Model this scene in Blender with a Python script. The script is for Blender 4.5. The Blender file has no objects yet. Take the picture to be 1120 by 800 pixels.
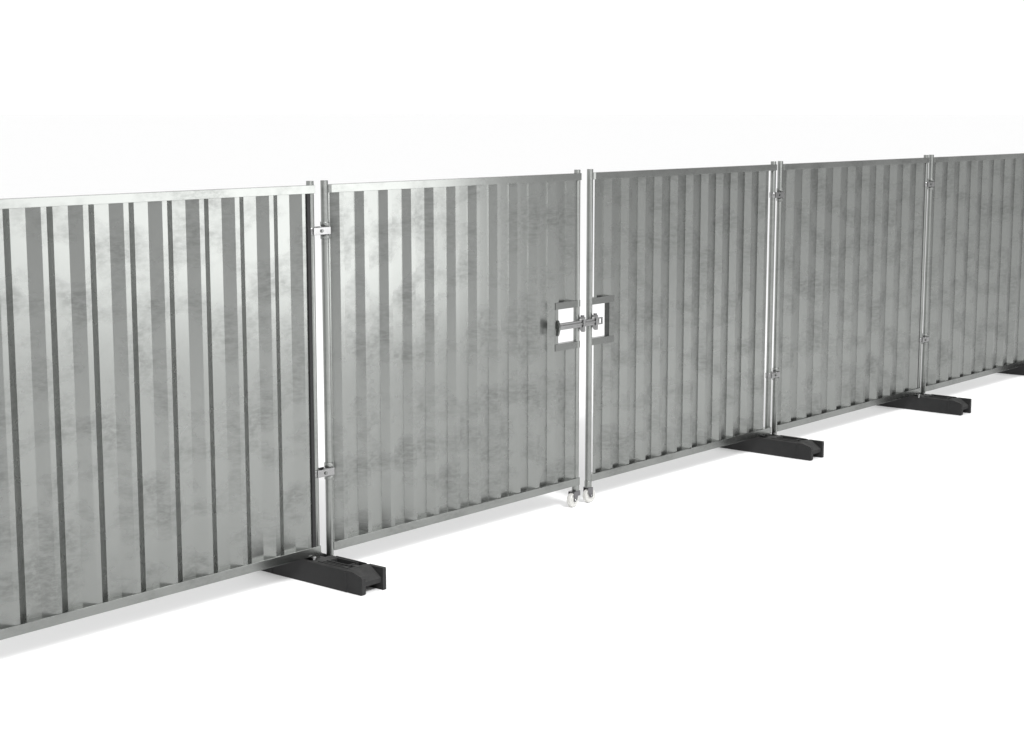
import bpy, bmesh, math, random
from mathutils import Vector, Matrix

sc = bpy.context.scene
COL = sc.collection
PI = math.pi

# ------------------------------------------------------------------ materials
def new_mat(name):
    m = bpy.data.materials.new(name); m.use_nodes = True
    nt = m.node_tree
    b = nt.nodes['Principled BSDF']
    return m, nt, b

def node(nt, t, **kw):
    n = nt.nodes.new(t)
    for k, v in kw.items():
        if k.startswith('i_'):
            n.inputs[k[2:].replace('_', ' ')].default_value = v
        else:
            setattr(n, k, v)
    return n

def mapped(nt, scale):
    g = node(nt, 'ShaderNodeNewGeometry')
    mp = node(nt, 'ShaderNodeMapping')
    mp.inputs['Scale'].default_value = scale
    nt.links.new(g.outputs['Position'], mp.inputs['Vector'])
    return mp.outputs['Vector']

def ramp(nt, src, stops):
    r = node(nt, 'ShaderNodeValToRGB')
    while len(r.color_ramp.elements) < len(stops):
        r.color_ramp.elements.new(0.5)
    for e, (p, v) in zip(r.color_ramp.elements, stops):
        e.position = p; e.color = (v, v, v, 1)
    nt.links.new(src, r.inputs['Fac'])
    return r.outputs['Color']

def math_node(nt, op, a, b):
    n = node(nt, 'ShaderNodeMath', operation=op)
    for i, x in enumerate((a, b)):
        if isinstance(x, (int, float)): n.inputs[i].default_value = x
        else: nt.links.new(x, n.inputs[i])
    return n.outputs[0]

def galvanised(name, light, dark, rough, smudge=1.0, tint=(0.97, 1.0, 0.965)):
    """weathered zinc: a clean ground tone with clusters of short sideways smudges"""
    m, nt, b = new_mat(name)
    b.inputs['Metallic'].default_value = 1.0
    # where the smudges gather
    cl = node(nt, 'ShaderNodeTexNoise', i_Scale=1.0, i_Detail=3.0, i_Roughness=0.55)
    nt.links.new(mapped(nt, (3.6, 2.5, 5.2)), cl.inputs['Vector'])
    cmask = ramp(nt, cl.outputs['Fac'], [(0.44, 0.0), (0.63, 1.0)])
    # the smudges: short, wider than tall, ragged
    st = node(nt, 'ShaderNodeTexNoise', i_Scale=1.0, i_Detail=8.0, i_Roughness=0.72, i_Distortion=0.0)
    nt.links.new(mapped(nt, (27, 6, 54)), st.inputs['Vector'])
    smask = ramp(nt, st.outputs['Fac'], [(0.37, 0.0), (0.60, 1.0)])
    both = math_node(nt, 'MULTIPLY', cmask, smask)
    # broad tone drift and faint vertical rolling lines
    br = node(nt, 'ShaderNodeTexNoise', i_Scale=1.0, i_Detail=2.0)
    nt.links.new(mapped(nt, (1.6, 1.6, 1.1)), br.inputs['Vector'])
    vl = node(nt, 'ShaderNodeTexNoise', i_Scale=1.0, i_Detail=4.0)
    nt.links.new(mapped(nt, (70, 20, 0.8)), vl.inputs['Vector'])
    drift = math_node(nt, 'ADD', math_node(nt, 'MULTIPLY', math_node(nt, 'SUBTRACT', br.outputs['Fac'], 0.5), 0.45),
                      math_node(nt, 'MULTIPLY', math_node(nt, 'SUBTRACT', vl.outputs['Fac'], 0.5), 0.07))
    fac = math_node(nt, 'ADD', math_node(nt, 'MULTIPLY', both, smudge), drift)
    mix = node(nt, 'ShaderNodeMix', data_type='RGBA', clamp_factor=True)
    mix.inputs[6].default_value = (light*tint[0], light*tint[1], light*tint[2], 1)
    mix.inputs[7].default_value = (dark*tint[0], dark*tint[1], dark*tint[2], 1)
    nt.links.new(fac, mix.inputs[0])
    nt.links.new(mix.outputs[2], b.inputs['Base Color'])
    rr = math_node(nt, 'ADD', math_node(nt, 'MULTIPLY', cmask, 0.05), rough)
    nt.links.new(rr, b.inputs['Roughness'])
    return m

M_SHEET = galvanised('galvanised_sheet', 0.252, 0.180, 0.26)
M_RAIL = galvanised('galvanised_rail', 0.255, 0.19, 0.22, 0.9)
M_POST = galvanised('galvanised_post', 0.28, 0.20, 0.36, 0.7)
M_FIT = galvanised('zinc_fitting', 0.28, 0.22, 0.24, 0.7, (1.0, 1.0, 1.0))
M_HOLE = galvanised('hand_hole_steel', 0.19, 0.15, 0.26, 0.8)
M_HOLE_SHADE = galvanised('shadowed_steel', 0.10, 0.08, 0.35, 0.8)
M_FORK = galvanised('dark_steel', 0.17, 0.12, 0.32, 0.7, (1.0, 0.98, 1.02))

def rubber():
    m, nt, b = new_mat('recycled_rubber')
    b.inputs['Roughness'].default_value = 0.78
    b.inputs['Specular IOR Level'].default_value = 0.3
    n1 = node(nt, 'ShaderNodeTexNoise', i_Scale=1.0, i_Detail=5.0, i_Roughness=0.7)
    nt.links.new(mapped(nt, (260, 260, 260)), n1.inputs['Vector'])
    n2 = node(nt, 'ShaderNodeTexNoise', i_Scale=1.0, i_Detail=3.0)
    nt.links.new(mapped(nt, (18, 18, 18)), n2.inputs['Vector'])
    f = math_node(nt, 'ADD', math_node(nt, 'MULTIPLY', n1.outputs['Fac'], 0.6), math_node(nt, 'MULTIPLY', n2.outputs['Fac'], 0.4))
    mix = node(nt, 'ShaderNodeMix', data_type='RGBA', clamp_factor=True)
    mix.inputs[6].default_value = (0.009, 0.009, 0.0095, 1)
    mix.inputs[7].default_value = (0.034, 0.034, 0.034, 1)
    nt.links.new(f, mix.inputs[0])
    # upward faces painted paler, standing in for light falling on the deck
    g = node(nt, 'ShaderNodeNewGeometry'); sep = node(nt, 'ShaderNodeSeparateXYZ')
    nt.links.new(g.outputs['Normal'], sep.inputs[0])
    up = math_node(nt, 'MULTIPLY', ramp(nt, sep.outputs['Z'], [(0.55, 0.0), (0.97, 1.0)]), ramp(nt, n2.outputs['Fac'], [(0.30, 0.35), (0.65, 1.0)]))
    top_light = node(nt, 'ShaderNodeMix', data_type='RGBA', clamp_factor=True)
    top_light.inputs[7].default_value = (0.050, 0.050, 0.049, 1)
    nt.links.new(up, top_light.inputs[0]); nt.links.new(mix.outputs[2], top_light.inputs[6]); nt.links.new(top_light.outputs[2], b.inputs['Base Color'])
    bp = node(nt, 'ShaderNodeBump', i_Strength=0.6, i_Distance=0.003)
    nt.links.new(n1.outputs['Fac'], bp.inputs['Height']); nt.links.new(bp.outputs['Normal'], b.inputs['Normal'])
    return m
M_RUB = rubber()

def nylon():
    m, nt, b = new_mat('white_nylon')
    b.inputs['Roughness'].default_value = 0.38
    n1 = node(nt, 'ShaderNodeTexNoise', i_Scale=1.0, i_Detail=3.0)
    nt.links.new(mapped(nt, (60, 60, 60)), n1.inputs['Vector'])
    mix = node(nt, 'ShaderNodeMix', data_type='RGBA')
    mix.inputs[6].default_value = (0.54, 0.535, 0.515, 1); mix.inputs[7].default_value = (0.46, 0.455, 0.435, 1)
    nt.links.new(n1.outputs['Fac'], mix.inputs[0]); nt.links.new(mix.outputs[2], b.inputs['Base Color'])
    return m
M_NYL = nylon()

def studio_floor():
    m, nt, b = new_mat('white_studio_floor')
    b.inputs['Roughness'].default_value = 0.9
    b.inputs['Specular IOR Level'].default_value = 0.1
    n1 = node(nt, 'ShaderNodeTexNoise', i_Scale=1.0, i_Detail=2.0)
    nt.links.new(mapped(nt, (0.6, 0.6, 0.6)), n1.inputs['Vector'])
    mix = node(nt, 'ShaderNodeMix', data_type='RGBA')
    mix.inputs[6].default_value = (0.925, 0.925, 0.925, 1); mix.inputs[7].default_value = (0.935, 0.935, 0.935, 1)
    nt.links.new(n1.outputs['Fac'], mix.inputs[0]); nt.links.new(mix.outputs[2], b.inputs['Base Color'])
    return m
M_FLOOR = studio_floor()

# ------------------------------------------------------------------ mesh helpers
def box(bm, x0, x1, y0, y1, z0, z1):
    vs = [bm.verts.new((x, y, z)) for z in (z0, z1) for y in (y0, y1) for x in (x0, x1)]
    for f in ((0, 2, 3, 1), (4, 5, 7, 6), (0, 1, 5, 4), (1, 3, 7, 5), (3, 2, 6, 7), (2, 0, 4, 6)):
        bm.faces.new([vs[i] for i in f])
    return vs

def tube(bm, cx, cy, z0, z1, r, ri=None, seg=32):
    """upright tube, hollow when ri is given"""
    A = [(math.cos(2*PI*i/seg), math.sin(2*PI*i/seg)) for i in range(seg)]
    def ring(rad, z): return [bm.verts.new((cx+rad*c, cy+rad*s, z)) for c, s in A]
    def skin(a, b):
        for i in range(seg):
            j = (i+1) % seg
            f = bm.faces.new((a[i], a[j], b[j], b[i])); f.smooth = True
    lo, hi = ring(r, z0), ring(r, z1)
    skin(lo, hi)
    if ri:
        lo2, hi2 = ring(ri, z0), ring(ri, z1)
        skin(hi2, lo2)
        for a, b in ((hi, hi2), (lo2, lo)):
            for i in range(seg):
                j = (i+1) % seg; bm.faces.new((a[i], a[j], b[j], b[i]))
    else:
        bm.faces.new(hi); bm.faces.new(list(reversed(lo)))

def lathe(bm, prof, mat4, seg=40):
    """closed profile [(radius, offset along axis)] swept about local X, then moved by mat4"""
    rings = []
    for k in range(seg):
        a = 2*PI*k/seg
        rings.append([bm.verts.new(mat4 @ Vector((o, r*math.cos(a), r*math.sin(a)))) for r, o in prof])
    n = len(prof)
    for k in range(seg):
        a, b = rings[k], rings[(k+1) % seg]
        for i in range(n):
            j = (i+1) % n
            f = bm.faces.new((a[i], a[j], b[j], b[i])); f.smooth = True

def prism(bm, pts, axis, a0, a1, mat4=None):
    """polygon extruded along 'x' or 'y'"""
    def p(q, a):
        v = Vector((a, q[0], q[1])) if axis == 'x' else Vector((q[0], a, q[1]))
        return mat4 @ v if mat4 else v
    A = [bm.verts.new(p(q, a0)) for q in pts]; B = [bm.verts.new(p(q, a1)) for q in pts]
    n = len(pts)
    for i in range(n):
        j = (i+1) % n; bm.faces.new((A[i], A[j], B[j], B[i]))
    bm.faces.new(list(reversed(A))); bm.faces.new(B)

def link(name, bm, mat, parent=None, bevel=0.0, seg=2, smooth_angle=True):
    bmesh.ops.recalc_face_normals(bm, faces=bm.faces)
    me = bpy.data.meshes.new(name); bm.to_mesh(me); bm.free()
    me.materials.append(mat)
    o = bpy.data.objects.new(name, me); COL.objects.link(o)
    if parent: o.parent = parent
    if bevel:
        b = o.modifiers.new('edge', 'BEVEL'); b.width = bevel; b.segments = seg
        b.limit_method = 'ANGLE'; b.angle_limit = math.radians(40); b.harden_normals = False
    return o

def thing(name, label, cat, loc, group=None):
    o = bpy.data.objects.new(name, None); COL.objects.link(o)
    o.location = loc; o.empty_display_size = 0.1
    o['label'] = label; o['category'] = cat
    if group: o['group'] = group
    return o

# ------------------------------------------------------------------ fence and gate (front face of the rails is y = 0)
ZB, ZT, ZP = 0.122, 1.867, 1.886           # bottom rail underside, top rail top, post top
RH, RHT = 0.042, 0.038                     # rail heights
PC, PR = 0.014, 0.0175                     # post centre behind the rail front, post radius

def profile(x0, x1, phase, pitch, crest, w, d, y0=0.0025):
    """trapezoid corrugation as a list of (x, y); a crest's right edge lies at phase + k*pitch"""
    valley = pitch - crest - 2*w
    pts = []
    k = math.floor((x0 - phase)/pitch) - 1
    while phase + k*pitch < x1 + pitch:
        e = phase + k*pitch
        pts += [(e - crest, y0), (e, y0), (e + w, y0 + d), (e + w + valley, y0 + d)]
        k += 1
    out = []
    for (xa, ya), (xb, yb) in zip(pts, pts[1:]):
        if xb <= x0 or xa >= x1 or xb - xa < 1e-6: continue
        ca, cb = max(xa, x0), min(xb, x1)
        la = ya + (yb-ya)*(ca-xa)/(xb-xa); lb = ya + (yb-ya)*(cb-xa)/(xb-xa)
        if not out: out.append((ca, la))
        out.append((cb, lb))
    return out

def sheet(parent, bands, spec, flange=0):
    """corrugated steel: bands = [(x0, x1, z0, z1)], butted one above the other"""
    bm = bmesh.new()
    for x0, x1, z0, z1 in bands:
        pr = profile(x0, x1, *spec)
        if flange: pr.append((pr[-1][0]+flange, pr[-1][1]))
        lo = [bm.verts.new((x, y, z0)) for x, y in pr]; hi = [bm.verts.new((x, y, z1)) for x, y in pr]
        for i in range(len(pr)-1):
            bm.faces.new((lo[i], lo[i+1], hi[i+1], hi[i]))
    bmesh.ops.remove_doubles(bm, verts=bm.verts, dist=1e-5)
    me = bpy.data.meshes.new('corrugated_sheet'); bm.to_mesh(me); bm.free()
    me.materials.append(M_SHEET)
    o = bpy.data.objects.new('corrugated_sheet', me); COL.objects.link(o); o.parent = parent
    s = o.modifiers.new('gauge', 'SOLIDIFY'); s.thickness = 0.0012; s.offset = 0
    return o

def frame(parent, xa, xb, zlow_a, zlow_b):
    """two round posts at xa and xb, two box rails between them"""
    for x, zl in ((xa, zlow_a), (xb, zlow_b)):
        bm = bmesh.new(); tube(bm, x, PC, zl, ZP, PR, PR-0.003)
        link('post', bm, M_POST, parent, 0.0008, 2)
    for z0, z1 in ((ZB, ZB+RH), (ZT-RHT, ZT)):
        bm = bmesh.new()
        prism(bm, [(xa+0.0125, z0), (xb+PR-0.002, z0), (xb+PR-0.002, z1), (xa+0.0125, z1)], 'y', -0.0045, 0.036)
        for v in bm.verts:                 # the rail's start is dressed back against the round post
            if v.co.x < xa+0.013 and v.co.y < 0: v.co.y = 0.0005
        bmesh.ops.bisect_plane(bm, geom=bm.verts[:]+bm.edges[:]+bm.faces[:], plane_co=(xa+PR+0.012, 0, 0), plane_no=(1, 0, 0))
        for v in bm.verts:
            if abs(v.co.x-(xa+PR+0.012)) < 1e-5 and v.co.y < 0.01: v.co.y = -0.0045
        link('rail', bm, M_RAIL, parent, 0.001, 2)

WIDE = (0.2, 0.026, 0.0505, 0.031)         # pitch, crest, web run, depth
TIGHT = (0.162, 0.027, 0.031, 0.033)
L = 2.022                                  # post to post of a fence panel

def fence_panel(x, label, seal=(0.0045, 0.0105, 0.020)):
    t = thing('fence_panel', label, 'fence panel', (x, 0, 0), 'corrugated fence panels')
    frame(t, 0, L, 0.10, 0.10)
    sheet(t, [(0.030, L-0.0352, ZB+0.012, ZT-0.012)], (L-0.036,)+WIDE)
    for px in (0, L):                      # thin stub that plugs the post into its foot
        bm = bmesh.new(); tube(bm, px, PC, 0.05, ZB+0.01, 0.0115, None, 20)
        link('spigot', bm, M_FIT, t, 0.001)
    for px in (0.0, L):                    # bright locking pin at the foot of the post
        bm = bmesh.new(); tube(bm, px-0.041, -0.018, 0.095, 0.124, 0.0085, None, 16)
        link('foot_pin', bm, M_FIT, t, 0.002)
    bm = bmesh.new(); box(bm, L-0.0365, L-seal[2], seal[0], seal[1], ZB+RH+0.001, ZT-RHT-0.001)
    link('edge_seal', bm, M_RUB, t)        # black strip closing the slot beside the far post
    return t

fence_panel(-0.032 - L, 'ribbed galvanised fence panel left of the gate, nearest and cut off by the left edge', (-0.0045, 0.0105, 0.016))
fence_panel(4.078, 'ribbed galvanised steel fence panel directly right of the gate, complete from post to post')
fence_panel(4.078 + L + 0.084, 'farthest ribbed galvanised steel fence panel, cut off by the right edge of the photo')

# ---- gate leaves
HZ0, HZ1 = 0.940, 1.131                    # hand hole, bottom and top
BAR = 0.038
def hand_hole(parent, xa, xb, xv, y0):
    """box-section frame round the hand hole: two bars and one upright"""
    for z0, z1 in ((HZ1, HZ1+BAR), (HZ0-BAR, HZ0)):
        bm = bmesh.new(); box(bm, xa, xb, y0, 0.038, z0, z1)
        link('hand_hole_bar', bm, M_HOLE, parent, 0.001, 2)
    bm = bmesh.new(); box(bm, xv[0], xv[1], max(y0, 0)+0.001, 0.0365, HZ0-0.001, HZ1+0.001)
    link('hand_hole_upright', bm, M_SHEET, parent, 0.001, 2)

def caster(parent, x, ang, off):
    """swivel caster: nylon wheel in a pressed steel fork under a round cup"""
    R, W = 0.041, 0.030
    hw = W/2
    rot = Matrix.Translation((x, PC, 0)) @ Matrix.Rotation(ang, 4, 'Z')
    ax = rot @ Matrix.Translation((0, off, R))
    bm = bmesh.new()
    tube(bm, x, PC, 0.0895, ZB+0.004, 0.0205, None, 28)
    c = link('caster', bm, M_POST, parent, 0.002, 2)
    bm = bmesh.new()
    lathe(bm, [(0.007, -hw), (0.016, -hw), (0.018, -hw+0.003), (0.030, -hw+0.004), (0.034, -hw), (R-0.003, -hw+0.001), (R, -hw+0.006), (R, hw-0.006), (R-0.003, hw-0.001), (0.034, hw), (0.030, hw-0.004), (0.018, hw-0.003), (0.016, hw), (0.007, hw)], ax)
    link('caster_wheel', bm, M_NYL, c)
    # one bent strip: two cheeks and the bridge over the wheel
    o0, o1 = hw+0.003, hw+0.006
    y0, y1 = min(-0.018, off-0.012), max(0.018, off+0.012)
    prof = [(-o1, 0.0895), (o1, 0.0895)]
    bm = bmesh.new()
    def ring(y, zlow):
        return [bm.verts.new(rot @ Vector(p)) for p in ((-o1, y, zlow), (-o1, y, 0.0895), (o1, y, 0.0895), (o1, y, zlow), (o0, y, zlow), (o0, y, 0.0865), (-o0, y, 0.0865), (-o0, y, zlow))]
    n = 8; rings = []
    for k in range(n+1):
        y = y0 + (y1-y0)*k/n
        u = (y-off)/0.020
        zl = (R-0.010 + 0.012*u*u) if abs(u) < 1 else 0.062
        rings.append(ring(y, min(zl, 0.070)))
    for a, b in zip(rings, rings[1:]):
        for q in range(8): bm.faces.new((a[q], a[(q+1) % 8], b[(q+1) % 8], b[q]))
    for r in (rings[0], rings[-1]):
        bm.faces.new((r[0], r[1], r[6], r[7])); bm.faces.new((r[1], r[2], r[5], r[6])); bm.faces.new((r[2], r[3], r[4], r[5]))
    link('caster_fork', bm, M_FORK, c, 0.0008, 1)
    bm = bmesh.new()
    lathe(bm, [(0.0005, -hw-0.010), (0.006, -hw-0.010), (0.006, hw+0.010), (0.0005, hw+0.010)], ax, 16)
    link('axle', bm, M_FIT, c)
    return c

# left leaf: hinged on the first foot, carries the bolt
X1, X1E = 0.0585, 1.964
w1 = X1E - X1
g1 = thing('gate_leaf', 'corrugated galvanised gate leaf left of the central gap, carrying the sliding bolt', 'gate leaf', (X1, 0, 0), 'two leaves of the vehicle gate')
frame(g1, 0, w1, 0.098, 0.112)
hx = 1.787 - X1
sheet(g1, [(0.0185, w1-0.024, ZB+0.012, HZ0-0.012), (0.0185, hx-0.014, HZ0-0.012, HZ1+0.012), (0.0185, w1-0.024, HZ1+0.012, ZT-0.012)], (0.170-X1,)+TIGHT)
hand_hole(g1, hx-0.027, w1+PR-0.003, (hx-0.026, hx), -0.0015)
caster(g1, w1, math.radians(-86), -0.030)

# right leaf
X2, X2E = 2.079, 3.994
w2 = X2E - X2
g2 = thing('gate_leaf', 'corrugated galvanised gate leaf right of the central gap, hand hole taking the bolt end', 'gate leaf', (X2, 0, 0), 'two leaves of the vehicle gate')
frame(g2, 0, w2, 0.112, 0.098)
vx = 2.252 - X2
sheet(g2, [(0.028, 3.9129-X2, ZB+0.012, HZ0-0.012), (vx+0.012, 3.9129-X2, HZ0-0.012, HZ1+0.012), (0.028, 3.9129-X2, HZ1+0.012, ZT-0.012)], (2.779-X2,)+TIGHT, 0.008)
hand_hole(g2, 0.0125, vx+0.046, (vx, vx+0.043), 0.0015)
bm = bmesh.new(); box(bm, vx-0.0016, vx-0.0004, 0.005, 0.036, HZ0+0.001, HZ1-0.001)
link('hand_hole_shade', bm, M_HOLE_SHADE, g2)  # thin dark plate added as painted shade on the upright's inner side
caster(g2, 0, math.radians(-97), 0.008)

# ---- the sliding bolt on the left leaf
BZ = 1.040
def X(v): return v - X1
bm = bmesh.new()
prism(bm, [(-0.020, BZ-0.019), (-0.020, BZ+0.019), (-0.0295, BZ+0.019), (-0.0295, BZ+0.007), (-0.0325, BZ+0.005), (-0.0325, BZ-0.005), (-0.0295, BZ-0.007), (-0.0295, BZ-0.019)], 'x', X(1.758), X(2.113))   # flat sliding bar with a raised rib
bolt = link('slide_bolt', bm, M_FIT, g1, 0.002, 2)
bm = bmesh.new()                                                          # curved pull plate at the near end
pts = [(-0.037 + 0.010*(1-math.cos(PI*(i-6)/12)), BZ - 0.050 + 0.086*i/12) for i in range(13)]
poly = [(y, z) for y, z in pts] + [(-0.012, z) for y, z in reversed(pts)]
prism(bm, poly, 'x', X(1.748), X(1.759))
link('pull_plate', bm, M_HOLE, bolt, 0.0015, 2)
bm = bmesh.new()                                                          # square eye for the padlock at the far end
ex0, ex1, eh = X(2.112), X(2.150), 0.020
out = [(ex0, BZ-eh), (ex1, BZ-eh), (ex1, BZ+eh), (ex0, BZ+eh)]; inn = [(ex0+0.006, BZ-eh+0.007), (ex1-0.008, BZ-eh+0.007), (ex1-0.008, BZ+eh-0.007), (ex0+0.006, BZ+eh-0.007)]
V = [[bm.verts.new((x, y, z)) for x, z in q] for y in (-0.029, -0.021) for q in (out, inn)]
for k in range(4):
    m = (k+1) % 4
    bm.faces.new((V[0][k], V[0][m], V[1][m], V[1][k])); bm.faces.new((V[2][k], V[2][m], V[3][m], V[3][k]))
    bm.faces.new((V[0][k], V[0][m], V[2][m], V[2][k])); bm.faces.new((V[1][k], V[1][m], V[3][m], V[3][k]))
link('padlock_eye', bm, M_FIT, bolt, 0.001, 2)
def keeper(parent, cx):
    """bent strap that holds the bar against the post, with its bolt head on top"""
    bm = bmesh.new()
    q = [(-0.0045, 0.036), (-0.034, 0.036), (-0.037, 0.033), (-0.037, -0.044), (-0.034, -0.047), (-0.018, -0.047), (-0.0045, -0.030), (-0.0045, -0.0205), (-0.0335, -0.0205), (-0.0335, 0.0205), (-0.0045, 0.0205)]
    prism(bm, [(y, BZ+z) for y, z in q], 'x', cx-0.008, cx+0.008)
    k = link('bolt_keeper', bm, M_FIT, parent, 0.0015, 2)
    bm = bmesh.new()
    tube(bm, cx, -0.022, BZ+0.036, BZ+0.045, 0.0105, None, 12)
    link('keeper_nut', bm, M_FORK, k, 0.001, 1)
keeper(g1, X(1.972)); keeper(g2, 2.088 - X2)

# ------------------------------------------------------------------ couplers that tie neighbouring posts
def coupler(xa, xb, z, label, hinge=True):
    t = thing('post_coupler', label, 'coupler', ((xa+xb)/2, PC, z), 'steel couplers tying the posts together')
    h = (xb-xa)/2
    for sd in (-1, 1):
        bm = bmesh.new(); tube(bm, sd*h, 0, -0.017, 0.017, PR+0.0045, PR+0.0005, 28)
        link('clamp_ring', bm, M_FIT, t, 0.001, 1)
    for x0, x1, y0, y1 in ((-h-0.006, h+0.012, -PR-0.010, -PR-0.0055), (-h+0.01, h-0.01, PR+0.004, PR+0.008)):
        bm = bmesh.new(); box(bm, x0, x1, y0, y1, -0.0175, 0.0175)
        link('strap', bm, M_FIT, t, 0.0015, 2)
    bm = bmesh.new()
    rot = Matrix.Rotation(PI/2, 4, 'Z')
    lathe(bm, [(0.0005, -PR-0.0155), (0.0075, -PR-0.0155), (0.0085, -PR-0.0145), (0.0085, -PR-0.0098), (0.0045, -PR-0.0105), (0.0045, PR+0.022), (0.0005, PR+0.022)], rot, 6)
    link('bolt', bm, M_HOLE, t, 0.0006, 1)
    for z0, z1 in ((-0.040, -0.0195), (0.0195, 0.040)):
        bm = bmesh.new(); tube(bm, h, 0, z0, z1, PR+0.004, PR+0.0006, 28)
        link('hinge_sleeve', bm, M_POST, t, 0.001, 1)
    return t
JA, JB, JC = (-0.032, 0.0585), (3.994, 4.078), (4.078+L, 4.078+L+0.084)
coupler(*JA, 1.655, 'bright upper steel coupler joining the left fence panel to the left gate leaf')
coupler(*JA, 0.512, 'lower steel coupler on the left fence panel and left gate leaf, above nearest foot')
coupler(*JB, 1.672, 'upper steel coupler joining the right gate leaf to the next fence panel')
coupler(*JB, 0.505, 'lower steel coupler joining the right gate leaf to the next fence panel')
coupler(*JC, 1.672, 'upper steel coupler between the two fence panels right of the gate')
coupler(*JC, 0.522, 'lower steel coupler between the two fence panels right of the gate')

# ------------------------------------------------------------------ rubber feet
def foot_mesh():
    hw, hl, zt = 0.078, 0.362, 0.106
    bm = bmesh.new()
    # main block between the two end zones, long sides slightly drafted
    prism(bm, [(-hw-0.002, 0.0), (-hw+0.004, zt-0.006), (-hw+0.012, zt), (hw-0.012, zt), (hw-0.004, zt-0.006), (hw+0.002, 0.0)], 'y', -0.262, 0.262)
    def end(rot):
        # sloping ramp down to the cross piece, hollow below
        prism(bm, [(-0.258, zt-0.001), (-0.284, zt-0.001), (-0.351, 0.058), (-0.351, 0.036), (-0.258, 0.036)], 'x', -hw+0.020, hw-0.020, rot)
        # low cheek that follows the ramp
        prism(bm, [(-0.258, 0.0005), (-0.258, zt-0.002), (-0.296, zt-0.002), (-0.352, 0.089), (-0.361, 0.079), (-0.361, 0.006), (-0.354, 0.0005)], 'x', -hw-0.001, -hw+0.024, rot)
        # tall cheek, square to the end
        prism(bm, [(-0.258, 0.0005), (-0.258, zt-0.0005), (-hl+0.002, zt-0.0005), (-hl, zt-0.004), (-hl, 0.0005)], 'x', hw-0.021, hw+0.0005, rot)
    for sd in (1, -1):                     # moulded lips and bosses on the deck
        for x0, x1, y0, y1, h in ((-0.026, 0.044, -0.217, -0.073, 0.005), (-0.060, -0.052, -0.255, -0.050, 0.004), (-0.053, -0.009, -0.248, -0.222, 0.003), (0.056, 0.064, -0.250, -0.050, 0.004)):
            xs = sorted((sd*x0, sd*x1)); ys = sorted((sd*y0, sd*y1))
            box(bm, xs[0], xs[1], ys[0], ys[1], zt-0.004, zt+h)
        # side ribs near each end
        for y in (-0.262,):
            ys = sorted((sd*y, sd*(y+0.012)))
            box(bm, -hw-0.0035, hw+0.0035, ys[0], ys[1], 0.002, zt-0.012)
    end(Matrix.Identity(4)); end(Matrix.Rotation(PI, 4, 'Z'))
    bmesh.ops.recalc_face_normals(bm, faces=bm.faces)
    me = bpy.data.meshes.new('foot_block'); bm.to_mesh(me); bm.free()
    # pockets and slots in the top
    cb = bmesh.new()
    for s in (1, -1):
        def c(x0, x1, y0, y1, dep):
            xs = sorted((s*x0, s*x1)); ys = sorted((s*y0, s*y1))
            box(cb, xs[0], xs[1], ys[0], ys[1], zt-dep, zt+0.05)
        c(-0.017, 0.036, -0.208, -0.082, 0.06)     # long post slot
        c(-0.052, -0.034, -0.200, -0.060, 0.012)    # narrow groove beside it
        c(-0.046, -0.012, -0.246, -0.222, 0.030)    # small square holes
        c(0.020, 0.056, -0.246, -0.206, 0.030)
        c(0.044, 0.056, -0.180, -0.080, 0.008)
    for x in (-0.045, 0.045):
        box(cb, x-0.021, x+0.021, -0.010, 0.04, zt-0.035, zt+0.05)
    bmesh.ops.recalc_face_normals(cb, faces=cb.faces)
    cm = bpy.data.meshes.new('cut'); cb.to_mesh(cm); cb.free()
    a = bpy.data.objects.new('a', me); b = bpy.data.objects.new('b', cm)
    COL.objects.link(a); COL.objects.link(b)
    md = a.modifiers.new('cut', 'BOOLEAN'); md.object = b; md.operation = 'DIFFERENCE'; md.solver = 'EXACT'; md.use_self = True
    bv = a.modifiers.new('soft', 'BEVEL'); bv.width = 0.004; bv.segments = 3; bv.limit_method = 'ANGLE'; bv.angle_limit = math.radians(35)
    dg = bpy.context.evaluated_depsgraph_get(); dg.update()
    out = bpy.data.meshes.new_from_object(a.evaluated_get(dg)); out.name = 'rubber_foot'
    bpy.data.objects.remove(a); bpy.data.objects.remove(b); bpy.data.meshes.remove(me); bpy.data.meshes.remove(cm)
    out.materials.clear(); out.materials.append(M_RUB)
    return out
FM = foot_mesh()
for x, lab in ((-0.022, 'black rubber foot nearest the camera, under the joint of left panel and gate'),
               (3.993, 'black rubber foot under the joint of right gate leaf and next panel'),
               (6.135, 'black rubber foot under the joint between the two panels right of the gate'),
               (8.262, 'farthest black rubber foot, cut off by the right edge of the photo')):
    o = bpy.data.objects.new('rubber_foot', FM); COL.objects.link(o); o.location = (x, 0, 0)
    o['label'] = lab; o['category'] = 'foot'; o['group'] = 'black rubber fence feet'

# ------------------------------------------------------------------ ground
bm = bmesh.new(); S = 900
bm.faces.new([bm.verts.new(p) for p in ((-S, -S, 0), (S, -S, 0), (S, S, 0), (-S, S, 0))])
g = link('ground', bm, M_FLOOR); g['kind'] = 'structure'

# ------------------------------------------------------------------ light: white studio surround, one big soft key, one strip box
w = bpy.data.worlds.new('World'); sc.world = w; w.use_nodes = True
nt = w.node_tree; bg = nt.nodes['Background']
bg.inputs['Color'].default_value = (1, 1, 1, 1); bg.inputs['Strength'].default_value = 1.10

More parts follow.
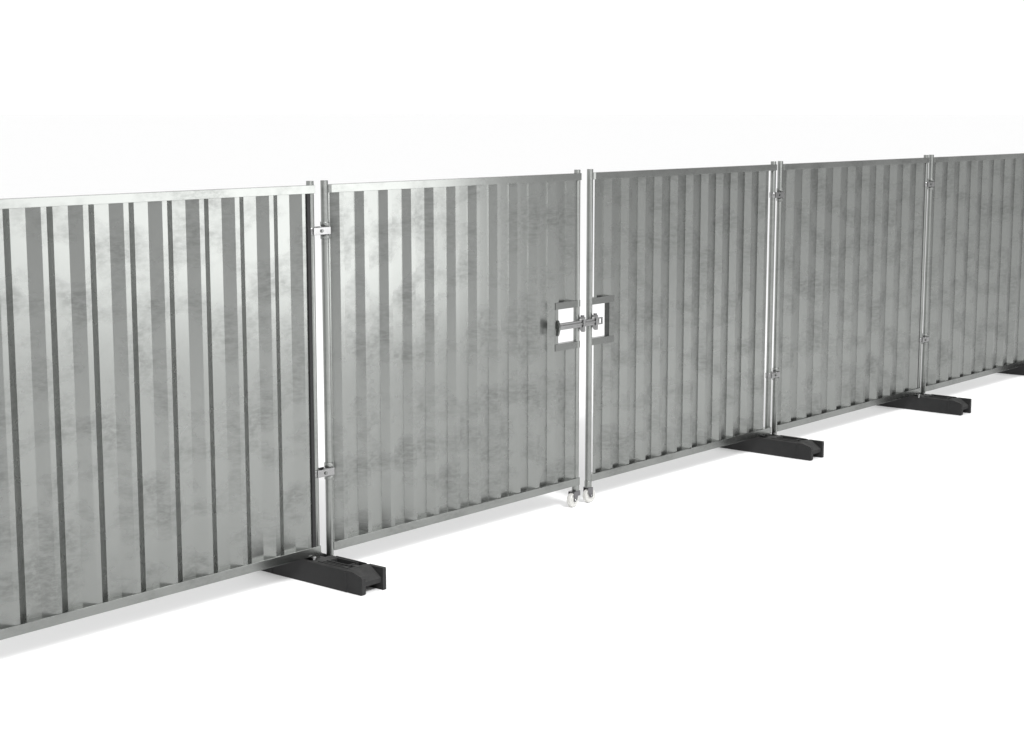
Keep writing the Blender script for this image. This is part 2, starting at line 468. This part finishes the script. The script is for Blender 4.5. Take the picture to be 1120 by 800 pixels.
def area(name, pos, target, sx, sy, radiance):
    l = bpy.data.lights.new(name, 'AREA'); l.shape = 'RECTANGLE'; l.size = sx; l.size_y = sy
    l.energy = radiance * sx * sy * PI
    o = bpy.data.objects.new(name, l); COL.objects.link(o); o.location = pos
    d = (Vector(target) - Vector(pos)).normalized()
    o.rotation_euler = d.to_track_quat('-Z', 'Y').to_euler()
    return o
# the surround is dimmer to the front right, shaped to darken fence reflections
tc = nt.nodes.new('ShaderNodeTexCoord')
dv = nt.nodes.new('ShaderNodeVectorMath'); dv.operation = 'DOT_PRODUCT'
daz, de = math.radians(-24), math.radians(9)
dv.inputs[1].default_value = (math.cos(de)*math.cos(daz), math.cos(de)*math.sin(daz), math.sin(de))
nt.links.new(tc.outputs['Generated'], dv.inputs[0])
cr = nt.nodes.new('ShaderNodeMapRange'); cr.interpolation_type = 'SMOOTHSTEP'
cr.inputs['From Min'].default_value = math.cos(math.radians(29)); cr.inputs['From Max'].default_value = math.cos(math.radians(14))
cr.inputs['To Min'].default_value = 1.09; cr.inputs['To Max'].default_value = 0.05
nt.links.new(dv.outputs['Value'], cr.inputs['Value'])
nt.links.new(cr.outputs['Result'], bg.inputs['Strength'])

az, el, D = math.radians(-104), math.radians(44), 32
KEY = 2.2
key = area('key_softbox', (1+D*math.cos(el)*math.cos(az), D*math.cos(el)*math.sin(az), D*math.sin(el)), (1.6, -4.2, 0), 9, 9, KEY)
key.data.spread = math.radians(40)
sb = area('strip_softbox', (2.75, -4.65, 1.63), (2.75-math.cos(math.radians(-32)), -4.65-math.sin(math.radians(-32)), 1.63), 4.6, 1.9, 1.38)
sb.data.spread = math.radians(110)          # gridded, so it only throws along the fence

# ------------------------------------------------------------------ camera (solved from the photograph)
cam = bpy.data.cameras.new('camera'); co = bpy.data.objects.new('camera', cam); COL.objects.link(co)
cam.sensor_width = 36; cam.lens = 36*1871.8/1120; cam.clip_end = 3000; cam.clip_start = 0.1
pitch, yaw = 0.14778, 0.70127
co.location = (-5.4746, -5.7991, 2.2053)
f = Vector((math.cos(pitch)*math.cos(yaw), math.cos(pitch)*math.sin(yaw), -math.sin(pitch)))
co.rotation_euler = f.to_track_quat('-Z', 'Y').to_euler()
sc.camera = co

sc.view_settings.view_transform = 'Standard'; sc.view_settings.look = 'None'
sc.view_settings.exposure = 0; sc.view_settings.gamma = 1
